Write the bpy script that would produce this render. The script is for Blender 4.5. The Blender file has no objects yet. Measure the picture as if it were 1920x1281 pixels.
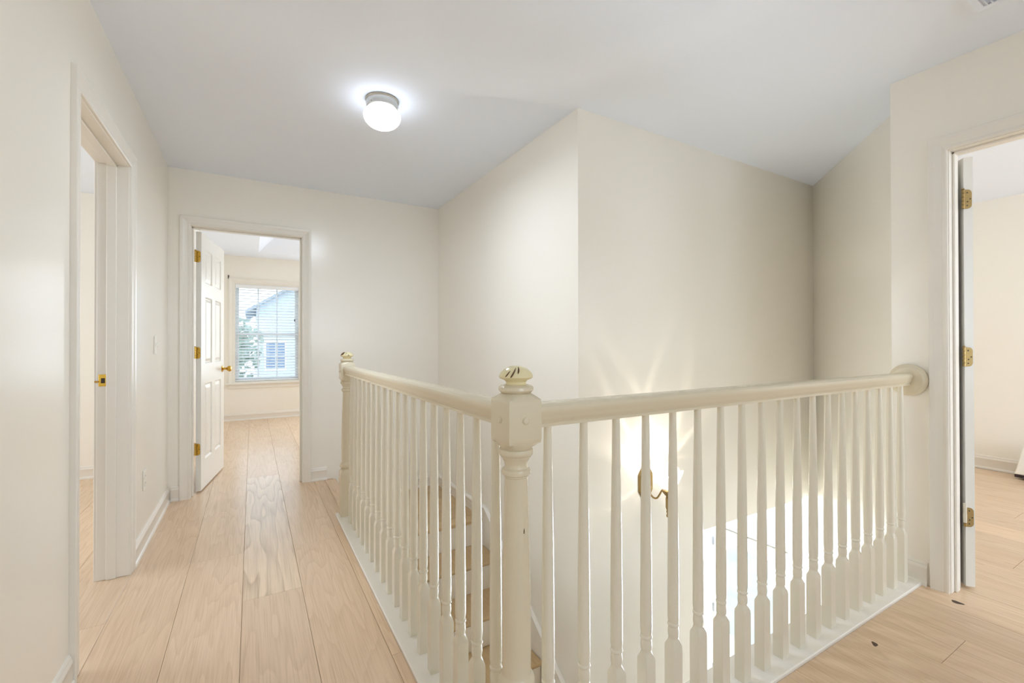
import bpy, bmesh, math, random
from mathutils import Vector, Matrix
random.seed(7)
SC = bpy.context.scene
COL = SC.collection
PI = math.pi

# ------------------------------------------------------------------ camera
FPX, YAW, PIT, ROL, HC = 839.6, math.radians(30.145), math.radians(.281), math.radians(-.0844), 1.15
def cam_to_world(a, b, d):
    a, b = a*math.cos(ROL)-b*math.sin(ROL), a*math.sin(ROL)+b*math.cos(ROL)
    d, b = d*math.cos(PIT)-b*math.sin(PIT), d*math.sin(PIT)+b*math.cos(PIT)
    c, s = math.cos(YAW), math.sin(YAW)
    return Vector((c*a+s*d, -s*a+c*d, b))
cam = bpy.data.cameras.new('camera')
cam.sensor_width = 36.0
cam.lens = FPX/1920*36.0
cam.clip_start = .05
cam_o = bpy.data.objects.new('camera', cam)
R, U, B = cam_to_world(1, 0, 0), cam_to_world(0, 1, 0), -cam_to_world(0, 0, 1)
cam_o.matrix_world = Matrix(((R.x, U.x, B.x, 0), (R.y, U.y, B.y, 0), (R.z, U.z, B.z, HC), (0, 0, 0, 1)))
COL.objects.link(cam_o)
SC.camera = cam_o

# ------------------------------------------------------------------ world, sun, large lights, exposure
SC.view_settings.view_transform = 'Standard'
SC.view_settings.look = 'None'
SC.view_settings.gamma = 1.0
SC.view_settings.use_curve_mapping = False
SC.view_settings.exposure = 0.06
SC.cycles.max_bounces = 10
SC.cycles.diffuse_bounces = 7
SC.cycles.transparent_max_bounces = 16
SC.cycles.use_denoising = True
SC.cycles.caustics_reflective = False
SC.cycles.caustics_refractive = False
SC.cycles.sample_clamp_indirect = 6.0

w = bpy.data.worlds.new('daylight_sky')
SC.world = w
w.use_nodes = True
nt = w.node_tree
bg = nt.nodes['Background']
tc = nt.nodes.new('ShaderNodeTexCoord')
sp = nt.nodes.new('ShaderNodeSeparateXYZ')
cr = nt.nodes.new('ShaderNodeValToRGB')
cr.color_ramp.elements[0].position = 0.0
cr.color_ramp.elements[0].color = (.80, .84, .86, 1)
cr.color_ramp.elements[1].position = .55
cr.color_ramp.elements[1].color = (.62, .76, .95, 1)
nt.links.new(tc.outputs['Generated'], sp.inputs[0])
nt.links.new(sp.outputs['Z'], cr.inputs[0])
nt.links.new(cr.outputs[0], bg.inputs['Color'])
bg.inputs['Strength'].default_value = 3.0

def area(name, loc, direction, sx, sy, power, color=(1, 1, 1), spread=180):
    l = bpy.data.lights.new(name, 'AREA')
    l.shape = 'RECTANGLE'; l.size = sx; l.size_y = sy
    l.energy = power; l.color = color; l.spread = math.radians(spread)
    o = bpy.data.objects.new(name, l)
    o.location = loc
    o.rotation_euler = Vector(direction).to_track_quat('-Z', 'Y').to_euler()
    COL.objects.link(o)
    return o
DAY = (.76, .895, 1.06)
# area lights at windows around the landing, plus added fill lights
area('added_hall_fill', (1.1, -4.94, 1.45), (0, 1, -.12), 2.8, 1.7, 40, (.74, .89, 1.09))  # added fill behind the camera, set in a made-up window
area('daylight_bedroom_side_window', (3.1, 6.2, 1.4), (-1, -.1, -.1), 1.9, 1.5, 9, (.90, .95, 1))
area('added_bedroom_fill', (2.1, 7.82, 1.4), (-.2, -1, -.1), 1.5, 1.5, 37, (.86, .93, 1))  # added bedroom fill, at a second window out of view
area('daylight_left_room_window', (-3.5, 3.2, 1.4), (1, -.1, -.05), 1.6, 1.4, 37, (.86, .93, 1))
area('daylight_right_room_window', (4.3, -2.9, 1.4), (.1, 1, -.05), 1.8, 1.5, 61, (.80, .91, 1.04))
area('daylight_entrance', (4.9, 2.45, -1.7), (-1, -.2, 0), .5, 1.5, 165, DAY)
area('added_entry_fill', (3.3, 3.1, -.13), (0, 0, -1), .4, .4, 46, (.96, .98, 1))  # added out-of-view light to whiten the entry door wall

# ------------------------------------------------------------------ materials
def srgb(r, g, b):
    f = lambda c: (c/255/12.92 if c/255 <= .04045 else ((c/255+.055)/1.055)**2.4)
    return (f(r), f(g), f(b), 1)
def new_mat(name):
    m = bpy.data.materials.new(name); m.use_nodes = True
    return m, m.node_tree, m.node_tree.nodes['Principled BSDF']
def paint(name, col, rough=.4, noise=.02, bump=.0, bscale=300, spec=.5, coat=0.0):
    m, t, p = new_mat(name)
    n = t.nodes.new('ShaderNodeTexNoise'); n.inputs['Scale'].default_value = 2.2; n.inputs['Detail'].default_value = 3
    g = t.nodes.new('ShaderNodeTexCoord'); t.links.new(g.outputs['Object'], n.inputs['Vector'])
    mx = t.nodes.new('ShaderNodeMix'); mx.data_type = 'RGBA'
    mx.inputs['A'].default_value = tuple(c*(1-noise) for c in col[:3])+(1,)
    mx.inputs['B'].default_value = tuple(min(1, c*(1+noise)) for c in col[:3])+(1,)
    t.links.new(n.outputs['Fac'], mx.inputs['Factor']); t.links.new(mx.outputs['Result'], p.inputs['Base Color'])
    p.inputs['Roughness'].default_value = rough
    p.inputs['Specular IOR Level'].default_value = spec
    if coat:
        p.inputs['Coat Weight'].default_value = coat; p.inputs['Coat Roughness'].default_value = .12
    if bump:
        b = t.nodes.new('ShaderNodeTexNoise'); b.inputs['Scale'].default_value = bscale; b.inputs['Detail'].default_value = 2
        t.links.new(g.outputs['Object'], b.inputs['Vector'])
        bp = t.nodes.new('ShaderNodeBump'); bp.inputs['Strength'].default_value = bump; bp.inputs['Distance'].default_value = .002
        t.links.new(b.outputs['Fac'], bp.inputs['Height']); t.links.new(bp.outputs[0], p.inputs['Normal'])
    return m
M_WALL = paint('cream_wall_paint', srgb(244, 239, 229), .235, .008, .04, 260, .65)
M_CEIL = paint('flat_ceiling_paint', srgb(238, 244, 255), .85, .006, .05, 200, .2)
M_TRIM = paint('white_trim_paint', srgb(236, 231, 222), .28, .01)
M_RAIL = paint('light_tinted_rail_paint', srgb(222, 211, 186), .22, .02)  # white rail paint with its dull yellowish lighting mixed into the colour
M_BALUSTER = paint('white_baluster_paint', srgb(229, 222, 205), .24, .02)
M_FINIAL = paint('yellowed_cream_paint', srgb(236, 224, 180), .22, .05)
M_CURB = paint('white_curb_paint', srgb(242, 238, 230), .32, .015)
M_DOOR = paint('white_door_paint', srgb(234, 232, 226), .26, .01)
M_PLATE = paint('white_plastic', srgb(240, 237, 228), .3, .005)
M_RISER = paint('riser_paint', srgb(236, 228, 212), .35, .02)
M_CHIP = paint('bare_brown_wood', srgb(92, 62, 30), .6, .2)
M_DARK = paint('dark_iron', srgb(52, 40, 28), .5, .1)
M_CLEAR_WHITE = paint('white_metal', srgb(236, 234, 230), .35, .01)
M_VINYL = paint('white_vinyl', srgb(240, 242, 244), .4, .005)
M_LOWER = paint('entry_tile', srgb(214, 206, 194), .35, .05)
M_SIDING = paint('pale_blue_siding', srgb(206, 213, 223), .7, .04)
M_ROOF = paint('grey_shingle', srgb(168, 173, 181), .9, .15)
M_SLATE = paint('slate_blue_glass', srgb(128, 144, 168), .25, .1)
M_GRASS = paint('lawn', srgb(200, 201, 192), .95, .25)
M_LEAF = paint('leaf_green', srgb(150, 165, 150), .8, .25)
M_BARK = paint('bark', srgb(110, 92, 76), .9, .2)
M_DARKSTRIP = paint('dark_plum_base', srgb(52, 40, 46), .5, .1)
M_STEEL = paint('dull_steel', srgb(128, 130, 134), .5, .08)
M_SPRAY = paint('paint_spattered_metal', srgb(225, 220, 205), .4, .12)

def metal(name, col, rough=.25):
    m, t, p = new_mat(name)
    n = t.nodes.new('ShaderNodeTexNoise'); n.inputs['Scale'].default_value = 60; n.inputs['Detail'].default_value = 4
    g = t.nodes.new('ShaderNodeTexCoord'); t.links.new(g.outputs['Object'], n.inputs['Vector'])
    mx = t.nodes.new('ShaderNodeMix'); mx.data_type = 'RGBA'
    mx.inputs['A'].default_value = tuple(c*.8 for c in col[:3])+(1,); mx.inputs['B'].default_value = col
    t.links.new(n.outputs['Fac'], mx.inputs['Factor']); t.links.new(mx.outputs['Result'], p.inputs['Base Color'])
    p.inputs['Metallic'].default_value = 1.0; p.inputs['Roughness'].default_value = rough
    return m
M_BRASS = metal('polished_brass', srgb(212, 168, 72), .22)
M_ABRASS = metal('antique_brass', srgb(172, 146, 98), .42)
M_NICKEL = metal('brushed_nickel', srgb(205, 203, 196), .3)

def glass(name, tint=(1, 1, 1, 1), gloss=.12, rough=.02):
    m = bpy.data.materials.new(name); m.use_nodes = True
    t = m.node_tree; t.nodes.clear()
    o = t.nodes.new('ShaderNodeOutputMaterial')
    tr = t.nodes.new('ShaderNodeBsdfTransparent'); tr.inputs[0].default_value = tint
    gl = t.nodes.new('ShaderNodeBsdfGlossy'); gl.inputs['Roughness'].default_value = rough
    fr = t.nodes.new('ShaderNodeFresnel'); fr.inputs[0].default_value = 1.45
    mx = t.nodes.new('ShaderNodeMixShader')
    ge = t.nodes.new('ShaderNodeNewGeometry'); iv = t.nodes.new('ShaderNodeMath'); iv.operation = 'SUBTRACT'; iv.inputs[0].default_value = 1
    t.links.new(ge.outputs['Backfacing'], iv.inputs[1]); mu = t.nodes.new('ShaderNodeMath'); mu.operation = 'MULTIPLY'
    t.links.new(fr.outputs[0], mu.inputs[0]); t.links.new(iv.outputs[0], mu.inputs[1])
    t.links.new(mu.outputs[0], mx.inputs[0]); t.links.new(tr.outputs[0], mx.inputs[1]); t.links.new(gl.outputs[0], mx.inputs[2])
    t.links.new(mx.outputs[0], o.inputs[0])
    return m
M_PANE = glass('window_glass', (.95, .98, .98, 1))
M_DOORGLASS = glass('door_glass', (.95, .975, .955, 1))

def slat_mat():
    m, t, p = new_mat('translucent_white_slat')
    p.inputs['Base Color'].default_value = srgb(246, 247, 248); p.inputs['Roughness'].default_value = .4
    tl = t.nodes.new('ShaderNodeBsdfTranslucent'); tl.inputs[0].default_value = srgb(246, 248, 250)
    mx = t.nodes.new('ShaderNodeMixShader'); mx.inputs[0].default_value = .35
    t.links.new(p.outputs[0], mx.inputs[1]); t.links.new(tl.outputs[0], mx.inputs[2])
    t.links.new(mx.outputs[0], t.nodes['Material Output'].inputs[0])
    return m
M_SLAT = slat_mat()
def lamp_glass(name, col, strength, transp=.0):
    """lit glass shade: gives off light, slightly see-through"""
    m = bpy.data.materials.new(name); m.use_nodes = True
    t = m.node_tree; t.nodes.clear()
    o = t.nodes.new('ShaderNodeOutputMaterial')
    em = t.nodes.new('ShaderNodeEmission'); em.inputs[0].default_value = col; em.inputs[1].default_value = strength
    gl = t.nodes.new('ShaderNodeBsdfGlossy'); gl.inputs['Roughness'].default_value = .08
    tr = t.nodes.new('ShaderNodeBsdfTransparent')
    wv = t.nodes.new('ShaderNodeTexWave'); wv.wave_type = 'RINGS'; wv.rings_direction = 'SPHERICAL'
    wv.inputs['Scale'].default_value = 14; wv.inputs['Distortion'].default_value = 6; wv.inputs['Detail'].default_value = 2
    g = t.nodes.new('ShaderNodeTexCoord'); t.links.new(g.outputs['Object'], wv.inputs['Vector'])
    mp = t.nodes.new('ShaderNodeMapRange'); mp.inputs['To Min'].default_value = strength*.82; mp.inputs['To Max'].default_value = strength*1.1
    t.links.new(wv.outputs['Fac'], mp.inputs['Value']); t.links.new(mp.outputs[0], em.inputs[1])
    a = t.nodes.new('ShaderNodeAddShader'); 
    fr = t.nodes.new('ShaderNodeFresnel'); fr.inputs[0].default_value = 1.45
    gm = t.nodes.new('ShaderNodeMixShader')
    ge = t.nodes.new('ShaderNodeNewGeometry'); iv = t.nodes.new('ShaderNodeMath'); iv.operation = 'SUBTRACT'; iv.inputs[0].default_value = 1
    t.links.new(ge.outputs['Backfacing'], iv.inputs[1]); mu = t.nodes.new('ShaderNodeMath'); mu.operation = 'MULTIPLY'
    t.links.new(fr.outputs[0], mu.inputs[0]); t.links.new(iv.outputs[0], mu.inputs[1]); t.links.new(mu.outputs[0], gm.inputs[0]); t.links.new(em.outputs[0], gm.inputs[1]); t.links.new(gl.outputs[0], gm.inputs[2])
    mx = t.nodes.new('ShaderNodeMixShader'); mx.inputs[0].default_value = transp
    t.links.new(gm.outputs[0], mx.inputs[1]); t.links.new(tr.outputs[0], mx.inputs[2])
    t.links.new(mx.outputs[0], o.inputs[0])
    return m
M_BOWL = lamp_glass('lit_frosted_swirl_glass', (.90, .98, 1.08, 1), 7.5)
M_TULIP = lamp_glass('lit_tulip_glass', (1, .92, .80, 1), 1.6, .55)
M_BULB = lamp_glass('lit_bulb', (1, .88, .66, 1), 14)

def wood(name, base, dark, pale, contrast=1.0, rough=.27, scale=1.0, rings=0.0):
    """oak: long grain along local Y, cathedral figure, per-plank shift"""
    m, t, p = new_mat(name)
    N, L = t.nodes.new, t.links.new
    g = N('ShaderNodeTexCoord'); oi = N('ShaderNodeObjectInfo')
    off = N('ShaderNodeVectorMath'); off.operation = 'SCALE'; off.inputs[0].default_value = (37, 61, 13)
    L(oi.outputs['Random'], off.inputs['Scale'])
    ad = N('ShaderNodeVectorMath'); L(g.outputs['Object'], ad.inputs[0]); L(off.outputs[0], ad.inputs[1])
    m1 = N('ShaderNodeMapping'); m1.inputs['Scale'].default_value = (5*scale, .55*scale, 5*scale); L(ad.outputs[0], m1.inputs['Vector'])
    n1 = N('ShaderNodeTexNoise'); n1.inputs['Scale'].default_value = 1.0; n1.inputs['Detail'].default_value = 3; L(m1.outputs[0], n1.inputs['Vector'])
    ml = N('ShaderNodeMath'); ml.operation = 'MULTIPLY'; ml.inputs[1].default_value = 16; L(n1.outputs['Fac'], ml.inputs[0])
    sn = N('ShaderNodeMath'); sn.operation = 'FRACT'; L(ml.outputs[0], sn.inputs[0])
    rp = N('ShaderNodeValToRGB')
    e = rp.color_ramp.elements; e[0].position = 0; e[0].color = (1, 1, 1, 1); e[1].position = 1; e[1].color = (0, 0, 0, 1)
    e[0].color = (.75, .75, .75, 1); e2 = rp.color_ramp.elements.new(.3); e2.color = (.3, .3, .3, 1); e3 = rp.color_ramp.elements.new(.92); e3.color = (.0, .0, .0, 1); e[-1].color = (.7, .7, .7, 1)
    L(sn.outputs[0], rp.inputs[0])
    m2 = N('ShaderNodeMapping'); m2.inputs['Scale'].default_value = (220, 4, 220); L(ad.outputs[0], m2.inputs['Vector'])
    n2 = N('ShaderNodeTexNoise'); n2.inputs['Scale'].default_value = 1.0; n2.inputs['Detail'].default_value = 2; L(m2.outputs[0], n2.inputs['Vector'])
    m3 = N('ShaderNodeMapping'); m3.inputs['Scale'].default_value = (3, 1.2, 3); L(ad.outputs[0], m3.inputs['Vector'])
    n3 = N('ShaderNodeTexNoise'); n3.inputs['Scale'].default_value = 1.0; n3.inputs['Detail'].default_value = 4; L(m3.outputs[0], n3.inputs['Vector'])
    c1 = N('ShaderNodeMix'); c1.data_type = 'RGBA'; c1.inputs['A'].default_value = base; c1.inputs['B'].default_value = pale; L(n3.outputs['Fac'], c1.inputs['Factor'])
    f1 = N('ShaderNodeMath'); f1.operation = 'MULTIPLY'; f1.inputs[1].default_value = .24*contrast; L(rp.outputs[0], f1.inputs[0])
    c2 = N('ShaderNodeMix'); c2.data_type = 'RGBA'; L(c1.outputs['Result'], c2.inputs['A']); c2.inputs['B'].default_value = dark; L(f1.outputs[0], c2.inputs['Factor'])
    f2 = N('ShaderNodeMapRange'); f2.inputs['From Min'].default_value = .45; f2.inputs['From Max'].default_value = .75; f2.inputs['To Max'].default_value = .28
    L(n2.outputs['Fac'], f2.inputs['Value'])
    c3 = N('ShaderNodeMix'); c3.data_type = 'RGBA'; L(c2.outputs['Result'], c3.inputs['A']); c3.inputs['B'].default_value = dark; L(f2.outputs[0], c3.inputs['Factor'])
    hs = N('ShaderNodeHueSaturation')
    vr = N('ShaderNodeMapRange'); vr.inputs['To Min'].default_value = .93; vr.inputs['To Max'].default_value = 1.06; L(oi.outputs['Random'], vr.inputs['Value'])
    L(vr.outputs[0], hs.inputs['Value']); L(c3.outputs['Result'], hs.inputs['Color'])
    L(hs.outputs[0], p.inputs['Base Color'])
    p.inputs['Roughness'].default_value = rough
    bp = N('ShaderNodeBump'); bp.inputs['Strength'].default_value = .12; bp.inputs['Distance'].default_value = .001
    L(n2.outputs['Fac'], bp.inputs['Height']); L(bp.outputs[0], p.inputs['Normal'])
    return m
M_OAK = wood('pale_oak_plank', srgb(223, 191, 158), srgb(172, 134, 100), srgb(234, 209, 180))
M_OAK_BOLD = wood('bold_grain_oak_plank', srgb(226, 197, 164), srgb(132, 100, 74), srgb(238, 215, 186), 1.9, .25, .7)
M_TREAD = wood('oak_tread', srgb(190, 160, 118), srgb(150, 116, 76), srgb(202, 174, 132), .8)
M_KNOT = paint('dark_knot', srgb(84, 66, 52), .6, .2)

# ------------------------------------------------------------------ mesh helpers
class MB:
    def __init__(s): s.v = []; s.f = []
    def add(s, verts, faces):
        n = len(s.v); s.v += [tuple(p) for p in verts]; s.f += [tuple(i+n for i in f) for f in faces]; return s
    def box(s, x0, x1, y0, y1, z0, z1):
        x0, x1 = sorted((x0, x1)); y0, y1 = sorted((y0, y1)); z0, z1 = sorted((z0, z1))
        v = [(x0, y0, z0), (x1, y0, z0), (x1, y1, z0), (x0, y1, z0), (x0, y0, z1), (x1, y0, z1), (x1, y1, z1), (x0, y1, z1)]
        return s.add(v, [(3, 2, 1, 0), (4, 5, 6, 7), (0, 1, 5, 4), (1, 2, 6, 5), (2, 3, 7, 6), (3, 0, 4, 7)])
    def loft(s, rings, cap=True, closed=True):
        n = len(rings[0]); v = [p for r in rings for p in r]; f = []
        for i in range(len(rings)-1):
            for k in range(n if closed else n-1):
                k2 = (k+1) % n
                f.append((i*n+k, i*n+k2, (i+1)*n+k2, (i+1)*n+k))
        if cap:
            f.append(tuple(reversed(range(n)))); f.append(tuple(range((len(rings)-1)*n, len(rings)*n)))
        return s.add(v, f)
    def lathe(s, prof, c=(0, 0, 0), n=20, axis='z', cap=True):
        rings = []
        for r, h in prof:
            ring = []
            for k in range(n):
                a = 2*PI*k/n; p, q = r*math.cos(a), r*math.sin(a)
                ring.append({'z': (c[0]+p, c[1]+q, c[2]+h), 'x': (c[0]+h, c[1]+p, c[2]+q), 'y': (c[0]+q, c[1]+h, c[2]+p)}[axis])
            rings.append(ring)
        return s.loft(rings, cap)
    def tube(s, path, r, n=10):
        rings = []
        P = [Vector(p) for p in path]
        up = Vector((0, 0, 1)); prev = None
        for i, p in enumerate(P):
            t = (P[min(i+1, len(P)-1)]-P[max(i-1, 0)]).normalized()
            if prev is None: a = t.orthogonal().normalized()
            else: a = (prev-prev.dot(t)*t).normalized()
            prev = a; b = t.cross(a)
            rr = r[i] if isinstance(r, (list, tuple)) else r
            rings.append([p+rr*(math.cos(2*PI*k/n)*a+math.sin(2*PI*k/n)*b) for k in range(n)])
        return s.loft(rings)
    def build(s, name, mat, parent=None, origin=None, bevel=0, smooth=True, ang=35, local=False, label=None):
        """vertices are world coordinates unless local; origin = where the object's own origin goes"""
        if origin is None:
            if local: origin = (0, 0, 0)
            elif parent is not None: origin = ABS[parent.name]
            else:
                xs = list(zip(*s.v)); origin = (sum(xs[0])/len(s.v), sum(xs[1])/len(s.v), min(xs[2]))
        O = Vector(origin)
        me = bpy.data.meshes.new(name)
        me.from_pydata([Vector(p)-O for p in s.v] if not local else s.v, [], s.f)
        me.validate()
        bm = bmesh.new(); bm.from_mesh(me)
        bmesh.ops.recalc_face_normals(bm, faces=bm.faces)
        if bevel:
            ed = [e for e in bm.edges if len(e.link_faces) == 2 and e.calc_face_angle(0) > .6]
            bmesh.ops.bevel(bm, geom=ed, offset=bevel, segments=1, affect='EDGES', profile=.5)
        bm.to_mesh(me); bm.free()
        if smooth:
            me.polygons.foreach_set('use_smooth', [True]*len(me.polygons))
            me.set_sharp_from_angle(angle=math.radians(ang))
        me.materials.append(mat)
        return link(name, me, parent, origin, local, label)
ABS = {}
def link(name, me, parent=None, origin=(0, 0, 0), local=False, label=None):
    o = bpy.data.objects.new(name, me)
    COL.objects.link(o)
    o.parent = parent
    if parent is not None and not local: o.location = Vector(origin)-Vector(ABS[parent.name])
    else: o.location = origin
    ABS[o.name] = tuple(origin)
    if label: o['label'] = label
    return o
def empty(name, loc, rz=0):
    o = bpy.data.objects.new(name, None); COL.objects.link(o)
    o.empty_display_size = .1
    o.location = loc; o.rotation_euler.z = rz
    ABS[o.name] = tuple(loc)
    return o
def tag(o, label=None, cat=None, group=None, kind=None):
    if label: o['label'] = label
    if cat: o['category'] = cat
    if group: o['group'] = group
    if kind: o['kind'] = kind
    return o
def struct(o): o['kind'] = 'structure'; return o

# ------------------------------------------------------------------ dimensions (metres; landing floor z = 0)
XL, YB, XS, YF, XR = -.532, 4.0915, 1.552, 1.946, 2.772      # left wall, back wall, stair wall, foyer wall, right wall
ZC, ZLOW, ZB = 2.45, -3.16, 2.48                               # ceiling, entry floor, bedroom ceiling
RIS, RUN, NOSE1 = .1975, .277, 3.105

def wall(name, axis, a0, a1, t0, t1, z0, z1, holes=(), mat=None):
    """wall running along `axis` from a0 to a1, thickness t0..t1, with rectangular holes (b0,b1,zb,zt)"""
    mb = MB()
    def put(p, q, zz0, zz1):
        if q-p < 1e-5 or zz1-zz0 < 1e-5: return
        if axis == 'y': mb.box(t0, t1, p, q, zz0, zz1)
        else: mb.box(p, q, t0, t1, zz0, zz1)
    cur = a0
    for b0, b1, zb, zt in sorted(holes):
        put(cur, b0, z0, z1); put(b0, b1, z0, zb); put(b0, b1, zt, z1); cur = b1
    put(cur, a1, z0, z1)
    return struct(mb.build(name, mat or M_WALL, smooth=False))

# ------------------------------------------------------------------ room shell
D1 = (2.125, 2.890)                 # left doorway clear opening (y)
D2 = (-.392, .357)                  # back doorway clear opening (x)
D3 = (.008, .768)                  # right doorway clear opening (y)
DH = 2.035
JT = .018                           # jamb thickness
WIN = (-.235, .662, .565, 2.075)    # bedroom window opening (x0,x1,z0,z1) in the wall at YBW
YBW = 7.90
wall('wall_left', 'y', -5.0, YBW+.15, XL-.12, XL, 0, ZC+.03, [(D1[0]-JT, D1[1]+JT, 0, DH+JT)])
wall('wall_back', 'x', XL, XS+.12, YB, YB+.12, 0, ZC+.03, [(D2[0]-JT, D2[1]+JT, 0, DH+JT)])
wall('wall_back_lower', 'x', .60, XS+.12, YB, YB+.12, ZLOW, 0)
wall('wall_stair', 'y', YF+.12, YB, XS, XS+.12, ZLOW, ZC)
wall('wall_foyer', 'x', XS, 5.9, YF, YF+.12, ZLOW, ZC, [(2.609, 4.62, ZLOW, -.095)])
wall('wall_right', 'y', -5.0, .985, XR, XR+.115, 0, ZC, [(D3[0]-JT, D3[1]+JT, 0, DH+JT)])
struct(MB().box(XR+.115, 3.03, .890, .985, 0, ZC).build('wall_right_return', M_WALL, smooth=False))
ang = MB()   # wall set at 45 degrees between foyer and right-hand bedroom
p, q = Vector((4.008, 1.946, 0)), Vector((2.96, .934, 0))
nrm = Vector((.68, -.72, 0))*.10
for z0, z1 in ((ZLOW, ZC),):
    ang.loft([[(a.x, a.y, z) for a in (p, q, q+nrm, p+nrm)] for z in (z0, z1)])
struct(ang.build('wall_angled', M_WALL, smooth=False))
wall('wall_front', 'x', XL-.12, XR+.115, -5.12, -5.0, 0, ZC, [(-.3, 2.5, .6, 2.3)])  # opening added so fill can enter the hall from behind
wall('wall_left_room_front', 'x', -3.6, XL-.12, -1.92, -1.8, 0, ZC, [(-2.9, -1.5, .6, 2.1)])
# left room
wall('wall_left_room_back', 'x', -3.6, XL-.12, 5.15, 5.27, 0, ZC)
wall('wall_left_room_side', 'y', -1.92, 5.27, -3.72, -3.6, 0, ZC, [(2.4, 4.0, .7, 2.1)])
# right room
wall('wall_right_room_side', 'y', -3.12, YF, 5.80, 5.92, 0, ZC)
wall('wall_right_room_front', 'x', XR+.115, 5.92, -3.12, -3.0, 0, ZC, [(3.4, 5.2, .6, 2.1)])
# back bedroom
wall('wall_bedroom_back', 'x', XL, 3.32, YBW, YBW+.15, 0, 2.95, [(WIN[0], WIN[1], WIN[2], WIN[3]), (1.4, 2.8, .6, 2.1)])
wall('wall_bedroom_side', 'y', YB+.12, YBW, 3.2, 3.32, 0, 2.95, [(5.3, 7.1, .65, 2.1)])
wall('wall_bedroom_front', 'x', XS+.12, 3.32, YB, YB+.12, -.3, 2.95)
wall('wall_bedroom_over_door', 'x', XL, XS+.12, YB, YB+.12, ZC+.03, 2.95)
# entry below
wall('wall_entry_door', 'y', YF+.12, YB, 5.0, 5.12, ZLOW, -.09, [(2.70-.03, 3.60+.03, ZLOW, -1.10), (2.20, 2.56, -2.9, -1.22)], M_CEIL)
wall('wall_entry_back', 'x', XS+.12, 5.12, YB, YB+.12, ZLOW, -.3, [(2.6, 4.2, -2.3, -.7)])
wall('wall_entry_front', 'x', .6, 5.92, -2.5, -2.38, ZLOW, -.3, [(2.4, 5.0, -2.2, -.6)])
wall('wall_entry_side', 'y', -2.38, YF, 5.8, 5.92, ZLOW, -.3)
wall('wall_under_hall', 'y', -2.38, YB, .50, .5515, ZLOW, -.26)
# wall facing the stairwell under the front railing (floor edge)
struct(MB().box(.60, XR+.3, .90, 1.0, -.30, -.012).build('trim_1', M_TRIM, smooth=False))

# ceilings
c = MB(); c.box(XL, XR+.115, -5.12, YB, ZC, ZC+.12); c.box(XR+.115, 5.92, -3.12, YB, ZC, ZC+.12)
struct(c.build('ceiling', M_CEIL, smooth=False))
struct(MB().box(-3.72, XL-.0, -1.92, 5.27, ZC+.0005, ZC+.12).build('ceiling_left_room', M_CEIL, smooth=False))
t = MB()   # tray ceiling of the back bedroom: flat border, sloped sides, flat top
X0, X1, Y0, Y1 = XL, 3.2, YB+.12, YBW
xi0, xi1, yi0, yi1 = .083, 2.6, 4.75, 7.455
hz = .36
A = [(X0, Y0, ZB), (X1, Y0, ZB), (X1, Y1, ZB), (X0, Y1, ZB)]
Bq = [(xi0, yi0, ZB), (xi1, yi0, ZB), (xi1, yi1, ZB), (xi0, yi1, ZB)]
Cq = [(xi0+hz, yi0+hz, ZB+hz), (xi1-hz, yi0+hz, ZB+hz), (xi1-hz, yi1-hz, ZB+hz), (xi0+hz, yi1-hz, ZB+hz)]
Dq = [(x, y, 2.95) for x, y, z in A]
t.add(A+Bq+Cq+Dq, [(0, 1, 5, 4), (1, 2, 6, 5), (2, 3, 7, 6), (3, 0, 4, 7), (4, 5, 9, 8), (5, 6, 10, 9), (6, 7, 11, 10), (7, 4, 8, 11), (8, 9, 10, 11), (0, 1, 13, 12), (1, 2, 14, 13), (2, 3, 15, 14), (3, 0, 12, 15), (12, 13, 14, 15)])
struct(t.build('ceiling_bedroom', M_CEIL, smooth=False))
struct(MB().box(XS+.12, 5.0, YF+.12, YB, -.09, -.03).build('ceiling_entry', M_CEIL, smooth=False))

# ------------------------------------------------------------------ floor: slab + individual planks
CX0, CX1, CY0, CY1 = .485, .62, .868, 1.016        # curb under the railings
slab = MB()
slab.box(-3.72, CX0, -1.92, YBW+.15, -.28, -.0125)
slab.box(CX0, XR+.115, -5.12, CY0, -.28, -.0125); slab.box(XR+.115, 5.92, -3.12, CY0, -.28, -.0125)
slab.box(XL-.12, CX0, -5.12, -1.92, -.28, -.0125)
slab.box(CX0, 3.32, YB+.06, YBW+.15, -.28, -.0125)
slab.box(CX0, .551, 3.20, YB, -.28, -.0125)
slab.loft([[(3.12, CY0, z), (5.92, CY0, z), (5.92, YF, z), (4.17, YF, z)] for z in (-.28, -.0125)])
floor = struct(slab.build('floor', paint('subfloor', srgb(168, 128, 92), .8), smooth=False))
PW = .242; PX = -.278
def plank(x0, x1, y0, y1, mat=M_OAK):
    g = .0006
    if x1-x0 < .02 or y1-y0 < .02: return None
    mb = MB(); mb.box(x0+g, x1-g, y0+g, y1-g, -.0123, 0)
    return mb.build('plank', mat, floor, origin=((x0+x1)/2, (y0+y1)/2, 0), bevel=.0008, smooth=False)
JO = {-1: [.9, 2.437, 4.4, 6.2], 0: [1.25, 3.462, 5.4, 7.0], 1: [1.3, 2.879, 3.946, 5.7], 2: [.6, 2.338, 4.46, 6.3], 3: [1.02, 2.834, 4.9, 6.9], 4: [-.2, 1.658, 3.0, 5.2, 6.6],
      11: [-.6, .622], 12: [-1.2, .2], 13: [-1.7, -.3], 10: [-.9, .35]}
nplank = 0
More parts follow.
